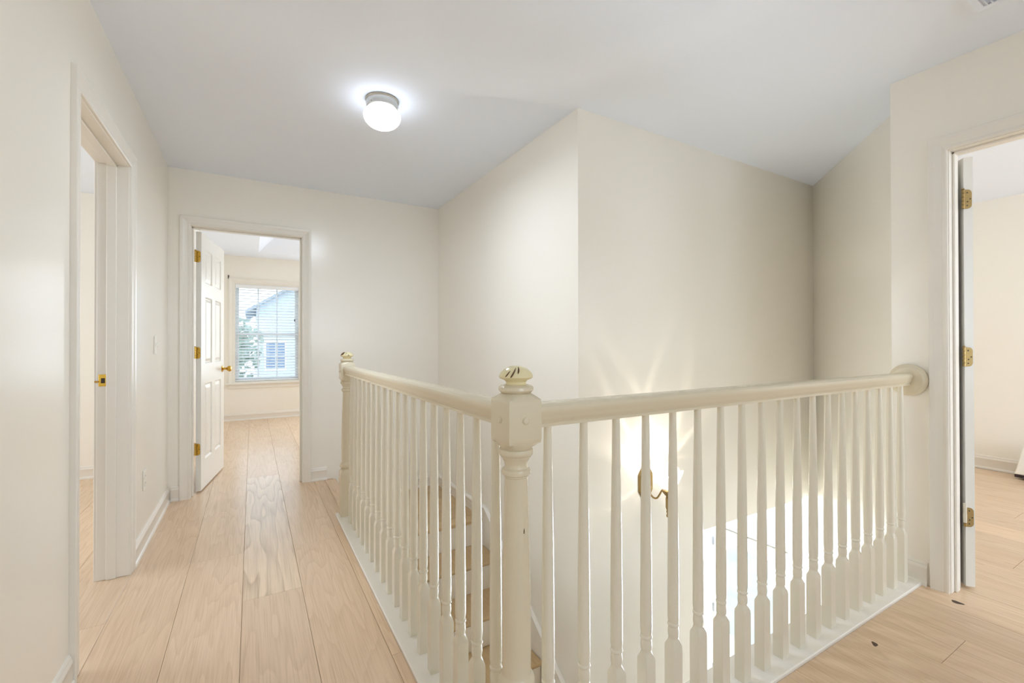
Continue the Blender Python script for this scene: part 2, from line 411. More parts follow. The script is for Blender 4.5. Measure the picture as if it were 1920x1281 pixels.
for k in range(-13, 27):
    x0, x1 = PX+PW*(k-1), PX+PW*k
    xm = (x0+x1)/2
    segs = []
    if xm < XL-.12: segs = [(-1.8, 5.15, x0, x1)]
    elif x1 <= CX0+.01: segs = [(-5.0, YBW, x0, x1)]
    elif x0 < CX0: segs = [(-5.0, CY0, x0, x1), (CY0, 3.20, x0, CX0), (3.20, YB, x0, .530), (YB, YBW, x0, x1)]
    elif xm < 3.2:
        lo = -5.0 if xm < XR+.05 else -3.0
        segs = [(lo, CY0, x0, x1), (YB+.02, YBW, x0, x1)]
    elif x0 < 5.75: segs = [(-3.0, min(YF, 1.946+.966*(x0-4.008)-.16), x0, min(x1, 5.79))]
    else: continue
    js = JO.get(k)
    if js is None:
        js = []; y = -5+random.uniform(.3, 1.7)
        while y < 8: js.append(y); y += random.choice((1.45, 1.6, 1.83))
    for a, b, xa, xb in segs:
        cuts = [a]+[j for j in js if a+.06 < j < b-.06]+[b]
        for y0, y1 in zip(cuts, cuts[1:]):
            plank(xa, xb, y0, y1, M_OAK_BOLD if (k == 2 and abs(y0-2.338) < .01) else M_OAK)
            nplank += 1
def knot(x, y, rx, ry, rot):
    mb = MB(); n = 14; ring = []
    for i in range(n):
        a = 2*PI*i/n; rr = 1+.18*math.sin(3*a+x*9)
        u, v = rx*rr*math.cos(a), ry*rr*math.sin(a)
        ring.append((x+u*math.cos(rot)-v*math.sin(rot), y+u*math.sin(rot)+v*math.cos(rot)))
    mb.loft([[(a, b, -.0003) for a, b in ring], [(a, b, .0003) for a, b in ring]])
    mb.build('knot', M_KNOT, floor, origin=(x, y, 0), smooth=False, label='dark knot in the oak plank')
def pix_floor(u, v):
    r = cam_to_world((u-960)/FPX, -(v-640.5)/FPX, 1)
    s = -HC/r.z
    return r.x*s, r.y*s
kx, ky = pix_floor(1640, 1208); knot(kx, ky, .015, .009, .6)
kx, ky = pix_floor(1795, 1130); knot(kx, ky, .013, .021, .1)
struct(MB().box(-.2+.7, 5.92, -2.5, YB+.12, ZLOW-.1, ZLOW).build('floor_entry', M_LOWER, smooth=False))

# ------------------------------------------------------------------ casings, baseboards
CAS = [(0, 0), (0, .009), (.006, .012), (.014, .012), (.018, .0105), (.030, .0125), (.044, .0165), (.050, .019), (.064, .019), (.066, .017), (.066, 0)]
def casing(parent, plane, off, sgn, a0, a1, h, z0=0.0, bottom=True, wd=1.0):
    """casing around an opening. plane 'x': wall face x=off, opening along y; 'y': wall face y=off, opening along x. sgn = outward"""
    r = .004
    def P(a, z, t):
        return (off+sgn*t, a, z) if plane == 'x' else (a, off+sgn*t, z)
    pr = [(d*wd, t) for d, t in CAS]
    MB().loft([[P(a0-r-d, z0, t) for d, t in pr], [P(a0-r-d, h+r+d, t) for d, t in pr]]).build('casing_side', M_TRIM, parent, ang=25)
    MB().loft([[P(a1+r+d, z0, t) for d, t in pr], [P(a1+r+d, h+r+d, t) for d, t in pr]]).build('casing_side', M_TRIM, parent, ang=25)
    MB().loft([[P(a0-r-d, h+r+d, t) for d, t in pr], [P(a1+r+d, h+r+d, t) for d, t in pr]]).build('casing_head', M_TRIM, parent, ang=25)
def jambs(parent, plane, t0, t1, a0, a1, h, stop):
    """jamb lining of an opening, with door stop at stop=(s0,s1) through the wall thickness"""
    def bx(mb, a, b, z0, z1, s0, s1):
        if plane == 'x': mb.box(s0, s1, a, b, z0, z1)
        else: mb.box(a, b, s0, s1, z0, z1)
        return mb
    bx(MB(), a0-JT+.001, a0, 0.001, h, t0, t1).build('jamb', M_TRIM, parent, bevel=.001)
    bx(MB(), a1, a1+JT-.001, 0.001, h, t0, t1).build('jamb', M_TRIM, parent, bevel=.001)
    bx(MB(), a0-JT+.001, a1+JT-.001, h, h+JT-.001, t0, t1).build('jamb_head', M_TRIM, parent, bevel=.001)
    s0, s1 = stop
    bx(MB(), a0, a0+.010, 0.001, h, s0, s1).build('door_stop', M_TRIM, parent, bevel=.002)
    bx(MB(), a1-.010, a1, 0.001, h, s0, s1).build('door_stop', M_TRIM, parent, bevel=.002)
    bx(MB(), a0, a1, h-.010, h, s0, s1).build('door_stop', M_TRIM, parent, bevel=.002)

door_1 = struct(empty('door_1', (XL-.06, (D1[0]+D1[1])/2, 0)))
jambs(door_1, 'x', XL-.12, XL, *D1, DH, (XL-.083, XL-.045))
casing(door_1, 'x', XL, 1, *D1, DH)
casing(door_1, 'x', XL-.12, -1, *D1, DH)
# brass strike plate on the far jamb, with its dark latch hole and curved lip
sx = XL-.099
mb = MB(); mb.box(sx-.013, sx+.015, D1[1]-.0022, D1[1]+.0004, .945, 1.003)
st = mb.build('strike_plate', M_BRASS, door_1, bevel=.0008, label='brass strike plate with a dark latch hole')
MB().box(sx-.004, sx+.011, D1[1]-.0030, D1[1]-.001, .960, .985).build('latch_hole', M_DARK, st, bevel=.0004)
MB().tube([(sx-.012, D1[1]-.001, .968), (sx-.020, D1[1]-.003, .968), (sx-.027, D1[1]-.001, .968)], .004, 8).build('strike_lip', M_BRASS, st)

door_2 = struct(empty('door_2', ((D2[0]+D2[1])/2, YB+.06, 0)))
jambs(door_2, 'y', YB, YB+.12, *D2, DH, (YB+.040, YB+.080))
casing(door_2, 'y', YB, -1, *D2, DH)
casing(door_2, 'y', YB+.12, 1, *D2, DH)

door_3 = struct(empty('door_3', (XR+.045, (D3[0]+D3[1])/2, 0)))
jambs(door_3, 'x', XR, XR+.115, *D3, DH, (XR+.036, XR+.074))
casing(door_3, 'x', XR, -1, *D3, DH)
casing(door_3, 'x', XR+.115, 1, *D3, DH)

def six_panel(parent, w_, h_, th, origin, rz, handed, knob_z=.925, hinge_mat=None, hinges=(.33, 1.085, 1.83), hl=.09):
    """door leaf in local space: hinge edge at local x=0, leaf along +x, thickness in y from 0 to th (sign of handed)"""
    hinge_mat = hinge_mat or M_BRASS
    z0 = .012
    st_, mid = .115, .10
    pw = (w_-2*st_-mid)/2
    cols = [(st_, st_+pw), (st_+pw+mid, w_-st_)]
    rows = [(.235, .235+.60), (.235+.60+.16, h_-.115-.27-.11), (h_-.115-.27, h_-.115)]
    y0, y1 = (0, th) if handed > 0 else (-th, 0)
    mb = MB()
    xs = [0, cols[0][0], cols[0][1], cols[1][0], cols[1][1], w_]
    mb.box(0, cols[0][0], y0, y1, z0, h_); mb.box(cols[0][1], cols[1][0], y0, y1, z0, h_); mb.box(cols[1][1], w_, y0, y1, z0, h_)
    zs = [z0]+[v for r in rows for v in r]+[h_]
    for cx in cols:
        for a, b in zip(zs[0::2], zs[1::2]): mb.box(cx[0], cx[1], y0, y1, a, b)
    leaf = mb.build('door_leaf', M_DOOR, parent, smooth=False, local=True)
    leaf.location = Vector(origin)-Vector(ABS[parent.name]); leaf.rotation_euler.z = rz
    for cx in cols:
        for r in rows:
            p = MB()
            for yf, s in ((y1, -1), (y0, 1)):
                def ring(ins, dep): return [(cx[0]+ins, yf+s*dep, r[0]+ins), (cx[1]-ins, yf+s*dep, r[0]+ins), (cx[1]-ins, yf+s*dep, r[1]-ins), (cx[0]+ins, yf+s*dep, r[1]-ins)]
                rr = [ring(0, .0), ring(.010, .009), ring(.016, .009), ring(.038, .002)]
                p.loft(rr, cap=False); n = len(p.v); p.f.append((n-4, n-3, n-2, n-1))
            p.build('panel', M_DOOR, leaf, smooth=False, local=True)
    return leaf
def hinge(leaf, z, mat, th, handed, hl=.09, spattered=False, label=None):
    h = MB(); lw = th-.005; rd = .016; y_ = (lambda y: y*handed)
    # rounded-corner leaf on the door edge (plane x=0), then the knuckle barrel
    pts = [(0, -hl/2), (lw-rd, -hl/2)]+[(lw-rd+rd*math.sin(a), -hl/2+rd-rd*math.cos(a)) for a in (PI/6, PI/3, PI/2)]
    pts += [(lw, hl/2-rd)]+[(lw-rd+rd*math.cos(a), hl/2-rd+rd*math.sin(a)) for a in (PI/6, PI/3, PI/2)]+[(0, hl/2)]
    h.loft([[(-.0022, y_(p), z+q) for p, q in pts], [(.0005, y_(p), z+q) for p, q in pts]])
    n = 5
    for i in range(n):
        a, b = -hl/2+i*hl/n+.001, -hl/2+(i+1)*hl/n-.001
        h.lathe([(.0055, a), (.0055, b)], (-.003, y_(-.004), z), 10)
    h.lathe([(.0035, hl/2), (.0065, hl/2+.001), (.005, hl/2+.006), (.001, hl/2+.007)], (-.003, y_(-.004), z), 10)
    o = h.build('hinge', mat, leaf, local=True, ang=30, label=label)
    s = MB()
    for p, q in ((.010, -.030), (.010, .030), (.021, 0), (.011, -.012)):
        s.lathe([(.0030, 0), (.0030, .0006), (.001, .0008)], (-.0030, y_(p+.002), z+q*hl/.09), 8, axis='x')
    s.build('screw', M_DARK, leaf, local=True)
    return o
# back bedroom leaf: hinged on the left jamb, standing open into the bedroom
T2 = math.radians(81)
leaf2 = six_panel(door_2, .735, 2.022, .035, (D2[0]+.017, YB+.130, 0), T2, -1)
for z in (.335, 1.082, 1.83): hinge(leaf2, z, M_BRASS, .035, -1)
kb = MB(); kb.lathe([(.030, 0), (.030, .004), (.022, .008), (.011, .012), (.010, .034), (.018, .040), (.026, .052), (.027, .062), (.020, .072), (.006, .075)], (.672, -.035, .925), 20, axis='y')
for i, p in enumerate(kb.v): kb.v[i] = (p[0], -.035-(p[1]+.035), p[2])
kb.build('door_knob', M_BRASS, leaf2, local=True, label='round brass door knob')
kb = MB(); kb.lathe([(.030, 0), (.030, .004), (.022, .008), (.011, .012), (.010, .034), (.018, .040), (.026, .052), (.027, .062), (.020, .072), (.006, .075)], (.672, 0, .925), 20, axis='y')
kb.build('door_knob', M_BRASS, leaf2, local=True)
# right bedroom leaf: hinged on the far jamb, swung back past square into the room
T3 = math.radians(41)
leaf3 = six_panel(door_3, .748, 2.022, .034, (XR+.121, D3[1]-.017, 0), T3, -1)
hinge(leaf3, .335, M_ABRASS, .034, -1, label='tarnished brass hinge with paint-spattered barrel')
hinge(leaf3, 1.085, M_ABRASS, .034, -1); hinge(leaf3, 1.825, M_ABRASS, .034, -1)
MB().lathe([(.0066, -.045), (.0070, -.01), (.0062, .0), (.0068, .045)], (-.0034, .004, .355), 10).build('paint_spatter', M_SPRAY, leaf3, local=True)
MB().lathe([(.030, 0), (.030, -.004), (.011, -.010), (.010, -.034), (.026, -.052), (.027, -.062), (.006, -.075)], (.69, -.034, .925), 18, axis='y').build('door_knob', M_ABRASS, leaf3, local=True)

BASE = [(0, 0), (.020, 0), (.020, .008), (.017, .015), (.012, .019), (.012, .078), (.0135, .081), (.012, .088), (.008, .094), (.009, .099), (.005, .106), (0, .108)]
def baseboard(name, plane, off, sgn, a0, a1, z=0.0, parent=None, scale=1.0):
    def P(a, d, h): return (off+sgn*d, a, z+h*scale) if plane == 'x' else (a, off+sgn*d, z+h*scale)
    mb = MB().loft([[P(a, d, h) for d, h in BASE] for a in (a0, a1)])
    o = mb.build(name, M_TRIM, parent, ang=28)
    if parent is None: struct(o)
    return o
CW = .070
baseboard('baseboard_left', 'x', XL, 1, D1[1]+CW+.001, YB-.02)
baseboard('baseboard_left_front', 'x', XL, 1, -5.0, D1[0]-CW-.001)
baseboard('baseboard_back_left', 'y', YB, -1, XL+.02, D2[0]-CW-.001)
baseboard('baseboard_back', 'y', YB, -1, D2[1]+CW+.001, .552)
baseboard('baseboard_landing_back', 'y', YB, -1, .60, XS-.014, -RIS)
baseboard('baseboard_right', 'x', XR, -1, D3[1]+CW+.012, .985)
baseboard('baseboard_bedroom', 'y', YBW, -1, XL, 3.2, 0, None, 1.0)
baseboard('baseboard_left_room', 'y', 5.15, -1, -3.6, XL-.12, 0)
baseboard('baseboard_right_room', 'x', 5.80, -1, -3.0, YF, 0, None, 1.15)

# ------------------------------------------------------------------ staircase
stairs = tag(empty('staircase', (1.08, NOSE1, -RIS)), 'oak-tread staircase with cream risers going down beside the railing', 'staircase')
SX0, SX1 = .602, XS-.002
# landing boards one step below the hall floor
for i, (a, b) in enumerate(((NOSE1, NOSE1+.10), (NOSE1+.10, NOSE1+.342), (NOSE1+.342, NOSE1+.584), (NOSE1+.584, NOSE1+.826), (NOSE1+.826, YB))):
    m = MB().box(SX0, SX1, a+.001, b-.001, -RIS-.026, -RIS)
    m.build('landing_board', M_TREAD, stairs, origin=((SX0+SX1)/2, (a+b)/2, -RIS), bevel=.0015, smooth=False)
NST = 15
for k in range(1, NST+1):
    ny = NOSE1-RUN*(k-1); z = -RIS*k
    if k > 1:
        t_ = MB(); prof = []
        for a in range(7):
            an = PI/2+PI*a/6
            prof.append((ny+.013+.013*math.cos(an), z-.013+.013*math.sin(an)))
        prof += [(ny+RUN+.026, z-.026), (ny+RUN+.026, z)]
        t_.loft([[(x, y, zz) for y, zz in prof] for x in (SX0, SX1-.016)])
        t_.build('tread', M_TREAD, stairs, origin=((SX0+SX1)/2, ny+.13, z), ang=40)
    else:
        prof = [(ny+.013+.013*math.cos(PI/2+PI*a/6), z-.013+.013*math.sin(PI/2+PI*a/6)) for a in range(7)]
        MB().loft([[(x, y, zz) for y, zz in prof] for x in (SX0, SX1-.016)]).build('nosing', M_TREAD, stairs, origin=((SX0+SX1)/2, ny, z))
    MB().box(SX0, SX1-.016, ny+.026, ny+.044, z-RIS+.0005, z-.0262).build('riser', M_RISER, stairs, bevel=.001, smooth=False)
# first riser, from the hall floor down to the landing
MB().box(.552, .602, 3.215, YB-.001, -RIS, -.022).build('riser', M_RISER, stairs, smooth=False)
MB().box(.531, .620, 3.215, YB-.022, -.022, .0).build('nosing', M_OAK, stairs, bevel=.004)
# skirt board with its moulded cap, level along the landing then raked down the wall
SL = RIS/RUN
def rake(y, up):      # height above the nosing line, clamped to the landing
    return -RIS-SL*(NOSE1-y)+up
yk = NOSE1-.045
ye = YF+.002
sk = MB()
ptsl = [(YB-.001, -RIS-.03), (YB-.001, -RIS+.10), (yk, -RIS+.10), (ye, rake(ye, .145)), (ye, rake(ye, -.35)), (yk, -RIS-.30)]
sk.loft([[(x, y, z) for y, z in ptsl] for x in (XS-.014, XS-.002)])
sk.build('skirt_board', M_TRIM, stairs, smooth=False)
capp = [(.002, -.052), (.018, -.052), (.020, -.046), (.018, -.030), (.024, -.022), (.024, -.008), (.012, .004), (.002, .006)]
cp = MB()
rows_ = []
for y, z in ((YB-.02, -RIS+.10), (yk, -RIS+.10), (ye, rake(ye, .150))):
    rows_.append([(XS-d, y, z+h) for d, h in capp])
cp.loft(rows_); cp.build('skirt_cap', M_TRIM, stairs, ang=25)

# ------------------------------------------------------------------ stair railing
NX, NY, NY2 = .551, .930, 3.150
rail = tag(empty('stair_railing', (NX, NY, 0)), 'white wooden railing with turned newel posts and tapered balusters around the stairwell', 'railing')
cb = MB().box(CX0, CX1, CY0, 3.205, -.25, .012)
cb.build('curb', M_CURB, rail, bevel=.003, label='white painted board under the left run of balusters')
cb = MB().box(CX1+.0005, XR-.001, CY0, CY1, -.25, .012)
cb.build('curb', M_CURB, rail, bevel=.003, label='white painted board under the right run of balusters')
def sq_ring(h, z, c=(0, 0), n=16):
    out = []
    for k in range(n):
        a = 2*PI*k/n+PI/4
        m = max(abs(math.cos(a)), abs(math.sin(a)))
        out.append((c[0]+h*math.cos(a)/m, c[1]+h*math.sin(a)/m, z))
    return out
def ci_ring(r, z, c=(0, 0), n=16):
    return [(c[0]+r*math.cos(2*PI*k/n+PI/4), c[1]+r*math.sin(2*PI*k/n+PI/4), z) for k in range(n)]
bp_ = [(.0138, .268), (.0150, .272), (.0160, .283), (.0154, .294), (.0142, .301), (.0142, .303), (.0166, .305), (.0170, .3085), (.0160, .312), (.0145, .3135), (.0150, .318), (.0164, .328), (.0166, .345), (.0163, .45), (.0150, .62), (.0128, .78), (.0102, .951)]
bm_ = MB(); bm_.loft([sq_ring(.0180, .012), sq_ring(.0180, .238), sq_ring(.0174, .247)]+[ci_ring(.0155, .262)]+[ci_ring(r, z) for r, z in bp_])
first = bm_.build('baluster', M_BALUSTER, rail, origin=(NX, 1.035, 0), local=True, ang=40)
first.location = (0, 1.035-NY, 0)
for i in range(1, 18):
    o = first.copy(); COL.objects.link(o); o.parent = rail; o.location = (0, 1.035+.1142*i-NY, 0)
for i in range(19):
    o = first.copy(); COL.objects.link(o); o.parent = rail; o.location = (.640+.1142*i-NX, .925-NY, 0)
def newel(c, plug_sides, chips):
    c_ = c
    m = MB(); n = 24
    S = lambda h, z: sq_ring(h, z, c_, n)
    Cc = lambda r, z: ci_ring(r, z, c_, n)
    h = .0445
    m.loft([S(h, .012), S(h, .285), S(h*.97, .300)]+[Cc(.040, .318)]+
           [Cc(r, z) for r, z in ((.034, .320), (.034, .326), (.043, .332), (.0455, .342), (.043, .352), (.037, .358), (.0345, .366), (.0350, .42), (.0352, .48), (.0335, .60), (.0300, .74), (.0280, .815), (.0275, .830),
                                   (.030, .832), (.0300, .835), (.0345, .838), (.0355, .844), (.0340, .850), (.0285, .853), (.0272, .858), (.0285, .866), (.0330, .875), (.0360, .879), (.0365, .882), (.0400, .884), (.0420, .890), (.0405, .898), (.036, .900))]+
           [Cc(.0385, .903), S(h*.97, .916), S(h, .926), S(h, 1.010), S(h*.97, 1.018), Cc(.037, 1.031)]+
           [Cc(r, z) for r, z in ((.034, 1.032), (.038, 1.034), (.0425, 1.039), (.0420, 1.046), (.0375, 1.050), (.0290, 1.052))])
    o = m.build('newel_post', M_RAIL, rail, origin=(c[0], c[1], .012), ang=42)
    f = MB().lathe([(.0270, 1.0505), (.0245, 1.054), (.0245, 1.058), (.0275, 1.062), (.0380, 1.0665), (.0412, 1.0700), (.0405, 1.0745), (.0360, 1.082), (.0275, 1.090), (.0150, 1.0955), (.004, 1.097)], (c[0], c[1], 0), 28)
    f.build('finial', M_FINIAL, o, label='yellowed cream mushroom finial with chipped paint')
    for ax, s in plug_sides:
        pl = MB(); pr = [(.0085, 0), (.0085, .002), (.0065, .0045), (.002, .0055)]
        ctr = (c[0]+(s*h if ax == 'x' else 0), c[1]+(s*h if ax == 'y' else 0), .970)
        pl.lathe([(r, s*d) for r, d in pr], ctr, 16, axis=ax)
        pl.build('plug', M_RAIL, o)
    # chipped strokes on the finial
    def surf(th, t):   # t 0..1 from rim to top
        pts = [(.0412, 1.0700), (.0405, 1.0745), (.0360, 1.082), (.0275, 1.090), (.0150, 1.0955)]
        x = t*(len(pts)-1); i = min(int(x), len(pts)-2); fr = x-i
        r = pts[i][0]*(1-fr)+pts[i+1][0]*fr; z = pts[i][1]*(1-fr)+pts[i+1][1]*fr
        return Vector((c[0]+(r+.0003)*math.cos(th), c[1]+(r+.0003)*math.sin(th), z+.0003))
    for th0, t0, t1, tw, wdt in chips:
        path = [surf(th0+tw*(i/5), t0+(t1-t0)*i/5) for i in range(6)]
        MB().tube(path, [wdt*.4, wdt, wdt*1.1, wdt, wdt*.8, wdt*.3], 6).build('paint_chip', M_CHIP, o)
    return o
near_newel = newel((NX, NY), (('x', -1), ('y', -1)), [(-2.75, .10, .62, .22, .0015), (-2.42, .02, .85, .30, .0019), (-1.98, .42, .95, .18, .0018)])
newel((NX, NY2), (('x', -1),), [(-2.9, .15, .95, .25, .004), (-2.55, .25, .95, .2, .003), (-2.0, .5, .9, .2, .0012), (-1.4, .1, .6, -.3, .0012), (-1.75, .1, .15, .5, .0012)])
cz = HC+(cam_to_world((977-960)/FPX, -(997-640.5)/FPX, 1).z)*.90/cam_to_world((977-960)/FPX, -(997-640.5)/FPX, 1).y
MB().tube([(NX+.0305*math.cos(-1.473), NY+.0305*math.sin(-1.473), cz-.006), (NX+.0308*math.cos(-1.46), NY+.0308*math.sin(-1.46), cz), (NX+.0305*math.cos(-1.44), NY+.0305*math.sin(-1.44), cz+.006)], [.0015, .0013, .0004], 6).build('paint_chip', M_CHIP, near_newel)
HP = [(-.0215, .947), (.0215, .947), (.0215, .9545), (.0195, .956), (.0205, .959), (.0230, .962), (.0255, .968), (.0285, .977), (.0310, .983), (.0318, .990), (.0300, .997), (.0235, 1.0025), (.0120, 1.0055), (-.0120, 1.0055), (-.0235, 1.0025), (-.0300, .997), (-.0318, .990), (-.0310, .983), (-.0285, .977), (-.0255, .968), (-.0230, .962), (-.0205, .959), (-.0195, .956), (-.0215, .9545)]
MB().loft([[(NX+d, y, z) for d, z in HP] for y in (NY+.0446, NY2-.0446)]).build('handrail', M_RAIL, rail, ang=22)
MB().loft([[(x, .925+d, z) for d, z in HP] for x in (NX+.0446, XR-.024)]).build('handrail', M_RAIL, rail, ang=22)
ro = MB(); ro.lathe([(.074, 0), (.077, -.004), (.077, -.012), (.071, -.017), (.066, -.018), (.060, -.0235), (.02, -.0240)], (XR-.0005, .918, .972), 36, axis='x')
ro.build('rosette', M_RAIL, rail, label='round white rosette where the handrail meets the wall')

# ------------------------------------------------------------------ ceiling light
cl = tag(empty('ceiling_light', (.60, 2.41, ZC)), 'round flush ceiling light with lit swirled glass bowl above the hall', 'ceiling light')
MB().lathe([(.086, 2.4495), (.088, 2.446), (.086, 2.441), (.082, 2.438), (.082, 2.432), (.0835, 2.428), (.0815, 2.420), (.0815, 2.404), (.078, 2.400), (.05, 2.400)], (.60, 2.41, 0), 40).build('canopy', M_NICKEL, cl)
MB().lathe([(.070, 2.402), (.0745, 2.396), (.086, 2.390), (.0945, 2.378), (.0970, 2.366), (.0950, 2.352), (.087, 2.335), (.070, 2.318), (.046, 2.306), (.02, 2.3005), (.002, 2.2995)], (.60, 2.41, 0), 40).build('glass_bowl', M_BOWL, cl)
for a in (math.radians(215), math.radians(335), math.radians(95)):
    dx, dy = math.cos(a), math.sin(a)
    MB().tube([(.60+dx*.080, 2.41+dy*.080, 2.411), (.60+dx*.087, 2.41+dy*.087, 2.411), (.60+dx*.089, 2.41+dy*.089, 2.411)], [.0025, .0025, .004], 8).build('thumbscrew', M_NICKEL, cl)

gl = bpy.data.lights.new('ceiling_light_glow', 'AREA'); gl.shape = 'DISK'; gl.size = .16; gl.energy = 11.5; gl.color = (.80, .92, 1.08)
go = bpy.data.objects.new('ceiling_light_glow', gl); COL.objects.link(go); go.parent = cl; go.location = (0, 0, -.154)
# ------------------------------------------------------------------ wall sconce
SXc, SYc = 2.060, YF
sc_ = tag(empty('wall_sconce', (SXc, YF, .31)), 'antique brass wall sconce with lit glass tulip shade on the stairwell wall', 'wall lamp')
pl = MB()
def octo(hw, hh, ch, y): return [(SXc+x, y, .31+z) for x, z in ((-hw+ch, -hh), (hw-ch, -hh), (hw, -hh+ch*1.5), (hw, hh-ch*1.5), (hw-ch, hh), (-hw+ch, hh), (-hw, hh-ch*1.5), (-hw, -hh+ch*1.5))]
pl.loft([octo(.058, .094, .030, YF-.0005), octo(.058, .094, .030, YF-.007), octo(.048, .083, .026, YF-.017), octo(.040, .074, .022, YF-.019)])
pl.build('backplate', M_ABRASS, sc_, ang=15)
BX, BY = 2.090, 1.800
path = []
for i in range(15):
    t_ = i/14
    y = YF-.019+(BY-YF+.019)*t_
    z = .275-.045*math.sin(PI*min(1, t_*1.35))+.035*max(0, t_-.5)*2*(1 if t_ > .5 else 0)
    x = SXc+(BX-SXc)*t_
    path.append((x, y, z))
MB().tube(path, .0055, 10).build('arm', M_ABRASS, sc_)
cx_ = (BX, BY, 0)
MB().lathe([(.010, .262), (.014, .266), (.028, .282), (.032, .292), (.031, .297), (.020, .300), (.008, .302)], cx_, 20).build('cup', M_ABRASS, sc_)
sl = []
for i in range(12):
    z = .196+.056*i/11
    sl.append((.0125 if i % 2 else .0112, z))
MB().lathe([(.009, .193)]+sl+[(.009, .255), (.010, .263)], cx_, 16).build('candle_sleeve', M_ABRASS, sc_)
MB().lathe([(.001, .138), (.006, .141), (.009, .149), (.007, .157), (.004, .160), (.007, .166), (.0085, .174), (.006, .182), (.010, .190), (.010, .194)], cx_, 16).build('finial', M_ABRASS, sc_)
# tulip shade with scalloped rim
sh = MB(); rings = []
for r, z, f in ((.020, .301, 0), (.034, .306, 0), (.050, .322, .01), (.062, .345, .02), (.072, .372, .04), (.081, .400, .06), (.0835, .414, .08), (.0805, .414, .08), (.0775, .399, .06), (.069, .372, .04), (.058, .345, .02), (.046, .323, .01), (.030, .308, 0), (.018, .304, 0)):
    rings.append([(BX+r*(1+f*math.cos(8*a))*math.cos(a), BY+r*(1+f*math.cos(8*a))*math.sin(a), z+f*.05*math.cos(8*a)) for a in [2*PI*k/48 for k in range(48)]])
sh.loft(rings); sh.build('glass_shade', M_TULIP, sc_, ang=60)
MB().lathe([(.007, .303), (.010, .312), (.017, .330), (.020, .348), (.017, .364), (.009, .375), (.001, .379)], cx_, 16).build('bulb', M_BULB, sc_)
pt = bpy.data.lights.new('sconce_light', 'POINT'); pt.energy = 6.8; pt.color = (1, .90, .76); pt.shadow_soft_size = .012
pt.use_nodes = True
lt = pt.node_tree; em = lt.nodes['Emission']
ge = lt.nodes.new('ShaderNodeNewGeometry')
vo = lt.nodes.new('ShaderNodeTexVoronoi'); vo.feature = 'DISTANCE_TO_EDGE'; vo.inputs['Scale'].default_value = 1.15
mr = lt.nodes.new('ShaderNodeMapRange'); mr.inputs['From Min'].default_value = .0; mr.inputs['From Max'].default_value = .06
mr.inputs['To Min'].default_value = 1.9; mr.inputs['To Max'].default_value = .85; mr.interpolation_type = 'SMOOTHSTEP'
lt.links.new(ge.outputs['Incoming'], vo.inputs['Vector']); lt.links.new(vo.outputs['Distance'], mr.inputs['Value']); lt.links.new(mr.outputs[0], em.inputs['Strength'])
po = bpy.data.objects.new('sconce_light', pt); COL.objects.link(po); po.parent = sc_; po.location = Vector((BX, BY-.01, .385))-Vector((SXc, YF, .31))

# ------------------------------------------------------------------ switch, outlet, vent
sw = tag(empty('light_switch', (XL, 3.585, 1.144)), 'white toggle light switch on the left wall past the doorway', 'light switch')
MB().box(XL+.0002, XL+.0055, 3.585-.035, 3.585+.035, 1.144-.0575, 1.144+.0575).build('cover_plate', M_PLATE, sw, bevel=.002)
tg = MB(); tg.loft([[(XL+.005, 3.585+y, 1.140+z) for y, z in ((-.005, -.012), (.005, -.012), (.005, .012), (-.005, .012))], [(XL+.017, 3.585+y, 1.150+z) for y, z in ((-.0035, -.005), (.0035, -.005), (.0035, .005), (-.0035, .005))]])
tg.build('toggle', M_PLATE, sw)
ou = tag(empty('power_outlet', (XL, 3.262, .378)), 'white duplex power outlet low on the left wall', 'power outlet')
MB().box(XL+.0002, XL+.0055, 3.262-.035, 3.262+.035, .378-.0575, .378+.0575).build('cover_plate', M_PLATE, ou, bevel=.002)
for dz in (-.020, .020):
    r_ = MB().lathe([(.0168, 0), (.0168, .0025), (.015, .003)], (XL+.0055, 3.262, .378+dz), 18, axis='x').build('receptacle', M_PLATE, ou)
    for dy in (-.006, .006): MB().box(XL+.0080, XL+.0089, 3.262+dy-.001, 3.262+dy+.001, .378+dz-.002, .378+dz+.006).build('slot', M_DARK, r_, smooth=False)
ve = tag(empty('ceiling_vent', (2.29, .50, ZC)), 'white louvred ceiling air vent at the upper right corner', 'vent')
vx0, vx1, vy0, vy1 = 2.10, 2.475, .385, .614
fr = MB(); rr = []
for ins, z in ((0, ZC-.0005), (.003, ZC-.006), (.026, ZC-.010), (.042, ZC-.006), (.042, ZC-.0005)):
    rr.append([(vx0+ins, vy0+ins, z), (vx1-ins, vy0+ins, z), (vx1-ins, vy1-ins, z), (vx0+ins, vy1-ins, z)])
fr.loft(rr, cap=False); fr.build('frame', M_CEIL, ve, smooth=False)
y = vy0+.050
while y < vy1-.046:
    MB().loft([[(x, y, ZC-.0105), (x, y+.002, ZC-.0105), (x, y+.010, ZC-.001), (x, y+.008, ZC-.001)] for x in (vx0+.042, vx1-.042)]).build('slat', M_CEIL, ve, smooth=False)
    y += .0135

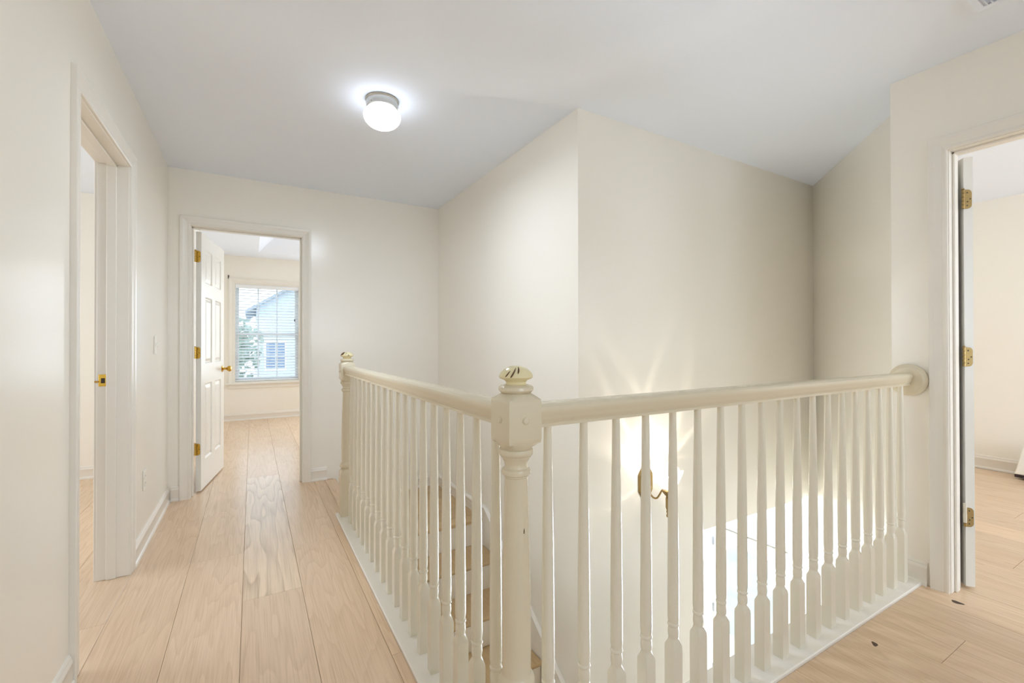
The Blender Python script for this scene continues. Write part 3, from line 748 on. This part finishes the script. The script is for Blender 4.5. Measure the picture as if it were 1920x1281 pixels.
# ------------------------------------------------------------------ bedroom window, blind, rod bracket
w1 = struct(empty('window_1', ((WIN[0]+WIN[1])/2, YBW, WIN[2])))
wx0, wx1, wz0, wz1 = WIN
fm = MB(); fm.box(wx0, wx0+.018, YBW, YBW+.148, wz0, wz1); fm.box(wx1-.018, wx1, YBW, YBW+.148, wz0, wz1); fm.box(wx0+.018, wx1-.018, YBW, YBW+.148, wz1-.018, wz1); fm.box(wx0+.018, wx1-.018, YBW, YBW+.148, wz0, wz0+.018)
fm.build('window_frame', M_TRIM, w1, smooth=False)
casing(w1, 'y', YBW, -1, wx0+.004, wx1-.004, wz1, wz0)
MB().box(wx0-.105, wx1+.105, YBW-.050, YBW, wz0-.024, wz0).build('window_sill', M_TRIM, w1, bevel=.004)
MB().box(wx0-.072, wx1+.072, YBW-.018, YBW, wz0-.085, wz0-.024).build('apron', M_TRIM, w1, bevel=.003)
zm = 1.305
def sash(y, z0, z1, nr):
    a0, a1 = wx0+.018, wx1-.018
    s = MB(); t_ = .030; rl = .045
    s.box(a0, a0+rl, y, y+t_, z0, z1); s.box(a1-rl, a1, y, y+t_, z0, z1); s.box(a0+rl, a1-rl, y, y+t_, z0, z0+rl); s.box(a0+rl, a1-rl, y, y+t_, z1-rl, z1)
    so = s.build('sash', M_VINYL, w1, smooth=False)
    g0, g1, h0, h1 = a0+rl, a1-rl, z0+rl, z1-rl
    for i in (1, 2): MB().box(g0+(g1-g0)*i/3-.010, g0+(g1-g0)*i/3+.010, y+.005, y+.025, h0, h1).build('muntin', M_VINYL, so, smooth=False)
    MB().box(g0, g1, y+.006, y+.024, (h0+h1)/2-.010, (h0+h1)/2+.010).build('muntin', M_VINYL, so, smooth=False)
    for i in range(3):
        for j in range(nr):
            xa, xb = g0+(g1-g0)*i/3+(.010 if i else 0), g0+(g1-g0)*(i+1)/3-(.010 if i < 2 else 0)
            za, zb = h0+(h1-h0)*j/nr+(.010 if j else 0), h0+(h1-h0)*(j+1)/nr-(.010 if j < nr-1 else 0)
            MB().box(xa, xb, y+.013, y+.017, za, zb).build('pane', M_PANE, so, smooth=False)
sash(YBW+.108, zm-.022, wz1-.018, 2)
sash(YBW+.070, wz0+.018, zm+.022, 2)
bl = tag(empty('window_blind', ((wx0+wx1)/2, YBW+.03, wz0)), 'white horizontal slat blind hanging in the back bedroom window', 'blind')
b0, b1 = wx0+.020, wx1-.020
MB().box(b0, b1, YBW+.006, YBW+.058, wz1-.075, wz1-.019).build('headrail', M_VINYL, bl, bevel=.003)
zs_, pitch, tilt = wz1-.100, .0445, math.radians(19)
n_ = int((zs_-(wz0+.055))/pitch)
proto = None
for i in range(n_+1):
    if proto is None:
        m = MB(); hw = .024
        prof = []
        for k in range(5):
            u = -hw+2*hw*k/4; prof.append((u, .0035*(1-(u/hw)**2)))
        ring = [(u*math.cos(tilt), z+u*math.sin(tilt)) for u, z in prof]+[(u*math.cos(tilt), z-.0022+u*math.sin(tilt)) for u, z in reversed(prof)]
        m.loft([[(x, y, z) for y, z in ring] for x in (b0, b1)])
        for q in range(len(m.v)): m.v[q] = (m.v[q][0]-(wx0+wx1)/2, m.v[q][1], m.v[q][2])
        proto = m.build('slat', M_SLAT, bl, local=True, ang=40); o = proto
    else:
        o = proto.copy(); COL.objects.link(o); o.parent = bl
    o.location = (0, .002, zs_-pitch*i-wz0)
MB().box(b0, b1, YBW+.010, YBW+.054, wz0+.022, wz0+.040).build('bottom_rail', M_VINYL, bl, bevel=.003)
for x in (b0+.10, (b0+b1)/2, b1-.10):
    for yy in (YBW+.006, YBW+.058):
        MB().tube([(x, yy, wz0+.04), (x, yy, wz1-.07)], .0011, 5).build('ladder_cord', M_VINYL, bl)
MB().tube([(b1-.055, YBW+.003, wz1-.06), (b1-.055, YBW+.003, 1.55)], .0018, 5).build('pull_cord', M_VINYL, bl)
MB().lathe([(.002, 0), (.006, -.008), (.008, -.035), (.003, -.045)], (b1-.055, YBW+.003, 1.55), 10).build('tassel', M_DARK, bl)
br = tag(empty('rod_bracket', (-.304, YBW, 2.156)), 'small dark curtain rod bracket above the left corner of the window', 'bracket')
MB().box(-.312, -.296, YBW-.004, YBW-.0003, 2.128, 2.182).build('mounting_plate', M_DARK, br, bevel=.001)
MB().tube([(-.304, YBW-.003, 2.150), (-.304, YBW-.040, 2.148), (-.304, YBW-.052, 2.156), (-.304, YBW-.052, 2.168)], .005, 8).build('hook', M_DARK, br)

# plain frames of further windows; those marked added only serve the light
def plain_window(idx, plane, off, a0, a1, z0, z1, depth):
    e = struct(empty('window_%d' % idx, (off, (a0+a1)/2, z0) if plane == 'x' else ((a0+a1)/2, off, z0)))
    m = MB(); t_ = .05
    def bx(p, q, zz0, zz1, d0=0, d1=depth):
        if plane == 'x': m.box(off+d0, off+d1, p, q, zz0, zz1)
        else: m.box(p, q, off+d0, off+d1, zz0, zz1)
    bx(a0, a0+t_, z0, z1); bx(a1-t_, a1, z0, z1); bx(a0+t_, a1-t_, z0, z0+t_); bx(a0+t_, a1-t_, z1-t_, z1); bx(a0+t_, a1-t_, (z0+z1)/2-.025, (z0+z1)/2+.025)
    m.build('window_frame', M_VINYL, e, smooth=False)
    g = MB()
    for za, zb in ((z0+t_, (z0+z1)/2-.025), ((z0+z1)/2+.025, z1-t_)):
        g = MB()
        if plane == 'x': g.box(off+depth*.5-.002, off+depth*.5+.002, a0+t_, a1-t_, za, zb)
        else: g.box(a0+t_, a1-t_, off+depth*.5-.002, off+depth*.5+.002, za, zb)
        g.build('pane', M_PANE, e, smooth=False)
plain_window(2, 'y', -5.12, -.3, 2.5, .6, 2.3, .12)  # added out of view to carry the hall fill
plain_window(3, 'y', -1.92, -2.9, -1.5, .6, 2.1, .12)
plain_window(4, 'x', -3.72, 2.4, 4.0, .7, 2.1, .12)
plain_window(5, 'y', -3.12, 3.4, 5.2, .6, 2.1, .12)
plain_window(6, 'y', YBW, 1.4, 2.8, .6, 2.1, .15)  # added out of view to carry the bedroom fill
plain_window(7, 'x', 3.2, 5.3, 7.1, .65, 2.1, .12)
plain_window(8, 'y', -2.5, 2.4, 5.0, -2.2, -.6, .12)  # unseen, added to brighten the entry
plain_window(10, 'y', YB, 2.6, 4.2, -2.3, -.7, .12)  # another unseen opening added to light the entry
plain_window(9, 'x', 5.0, 2.20, 2.56, -2.9, -1.22, .12)

# ------------------------------------------------------------------ front door in the entry below
d4 = struct(empty('door_4', (5.0, 3.15, ZLOW)))
fy0, fy1, fz1 = 2.70, 3.60, -1.13
m = MB(); m.box(5.0, 5.12, fy0-.029, fy0-.004, ZLOW, fz1+.004); m.box(5.0, 5.12, fy1+.006, fy1+.035, ZLOW, fz1+.024); m.box(5.0, 5.12, fy0-.029, fy1+.029, fz1+.024, fz1+.029)
m.build('jamb', M_TRIM, d4, smooth=False)
casing(d4, 'x', 5.0, -1, fy0-.01, fy1+.014, fz1+.024, ZLOW)
gy0, gy1, gz0, gz1 = fy0+.155, fy1-.155, -2.40, -1.285
MB().box(5.056, 5.076, fy0-.028, fy1+.028, fz1-.03, fz1+.028).build('door_stop', M_DARK, d4, smooth=False)  # added dark strip so the gap above the leaf looks shaded
m = MB(); m.box(5.006, 5.050, fy0, gy0, ZLOW+.01, fz1); m.box(5.006, 5.050, gy1, fy1, ZLOW+.01, fz1); m.box(5.006, 5.050, gy0, gy1, gz1, fz1); m.box(5.006, 5.050, gy0, gy1, ZLOW+.01, gz0)
fl = m.build('door_leaf', M_DOOR, d4, smooth=False)
MB().box(5.024, 5.030, gy0, gy1, gz0, gz1).build('pane', M_DOORGLASS, fl, smooth=False)
m = MB(); rr = []
for ins, d in ((-.030, 0), (-.026, .012), (-.006, .012), (.004, .004), (.004, 0)):
    rr.append([(5.006-d, gy0+ins, gz0+ins), (5.006-d, gy1-ins, gz0+ins), (5.006-d, gy1-ins, gz1-ins), (5.006-d, gy0+ins, gz1-ins)])
m.loft(rr, cap=False); m.build('glass_frame', M_DOOR, fl, smooth=False)
for z in (-1.323, -2.15, -2.905): MB().box(4.999, 5.006, fy1-.012, fy1+.016, z-.05, z+.05).build('hinge', M_STEEL, fl, bevel=.001)
MB().lathe([(.030, 0), (.028, -.006), (.012, -.012), (.011, -.035), (.027, -.050), (.026, -.064), (.004, -.072)], (5.006, fy0+.07, ZLOW+.95), 18, axis='x').build('door_knob', M_NICKEL, fl)

# ------------------------------------------------------------------ unidentified thing at the right edge of the right bedroom, shape guessed
bs = tag(empty('tapered_object', (5.66, 1.02, 0)), 'white tapered object with dark base against the far bedroom wall at right edge', 'basket')
def rq(hx, hy, z, cx=5.66, cy=1.02): return [(cx-hx, cy-hy, z), (cx+hx, cy-hy, z), (cx+hx, cy+hy, z), (cx-hx, cy+hy, z)]
MB().loft([rq(.095, .125, .02), rq(.095, .125, .045)]).build('base', M_DARKSTRIP, bs, bevel=.004)
MB().loft([rq(.010, .010, .0), rq(.010, .010, .02)]).build('foot', M_DARKSTRIP, bs)
MB().loft([rq(.098, .128, .045), rq(.092, .112, .10), rq(.075, .10, .18), rq(.05, .08, .30)]).build('body', M_PLATE, bs, bevel=.006)

# ------------------------------------------------------------------ outdoors seen through the window
struct(MB().box(-60, 60, -40, 80, -3.5, -3.3).build('ground', M_GRASS, smooth=False))
nh = tag(empty('neighbour_house', (4.5, 26, -3.3)), 'pale blue neighbouring house with grey roof seen through the blind', 'house')
m = MB()
m.box(.2, 10, 26, 34, -3.3, 3.0)
m.add([(.2, 26, 3.0), (10, 26, 3.0), (5.1, 26, 6.2), (.2, 34, 3.0), (10, 34, 3.0), (5.1, 34, 6.2)], [(0, 1, 2), (3, 5, 4), (0, 2, 5, 3), (1, 4, 5, 2)])
hw_ = m.build('wall', M_SIDING, nh, smooth=False)
m = MB()
for s in (-1, 1):
    m.loft([[(5.1, y, 6.35), (5.1, y, 6.2), (5.1+s*5.4, y, 2.68), (5.1+s*5.4, y, 2.83)] for y in (25.6, 34.4)])
m.build('roof', M_ROOF, nh, smooth=False)
for x, z in ((.55, -.2), (2.4, -.2), (.9, -2.6), (3.2, -2.6)):
    f_ = MB().box(x, x+1.0, 25.94, 26, z, z+1.5).build('window', M_VINYL, nh, smooth=False)
    for i in (0, 1):
        for j in (0, 1): MB().box(x+.08+i*.44, x+.48+i*.44, 25.92, 25.945, z+.08+j*.69, z+.74+j*.69).build('pane', M_SLATE, f_, smooth=False)
def tree(x, y, h, r, lab):
    e = tag(empty('tree', (x, y, -3.3)), lab, 'tree')
    MB().tube([(x, y, -3.3), (x+.05, y, -1.5), (x-.05, y+.05, h-1.2*r)], [.2, .15, .06], 9).build('trunk', M_BARK, e)
    m = MB()
    for i in range(900):
        v = Vector((random.gauss(0, 1), random.gauss(0, 1), random.gauss(0, 1))).normalized()*r*random.uniform(.5, 1)
        c0 = Vector((x, y, h-r))+Vector((v.x, v.y, v.z*1.15))
        a = Vector((random.uniform(-1, 1), random.uniform(-1, 1), random.uniform(-1, 1))).normalized()*.13; b = a.orthogonal().normalized()*.09
        m.add([c0-a, c0+b, c0+a, c0-b], [(0, 1, 2, 3)])
    o = m.build('foliage', M_LEAF, e, smooth=False); o['kind'] = 'stuff'
tree(-.9, 19.5, 2.3, 1.3, 'leafy tree seen at the left of the blind beyond the window')
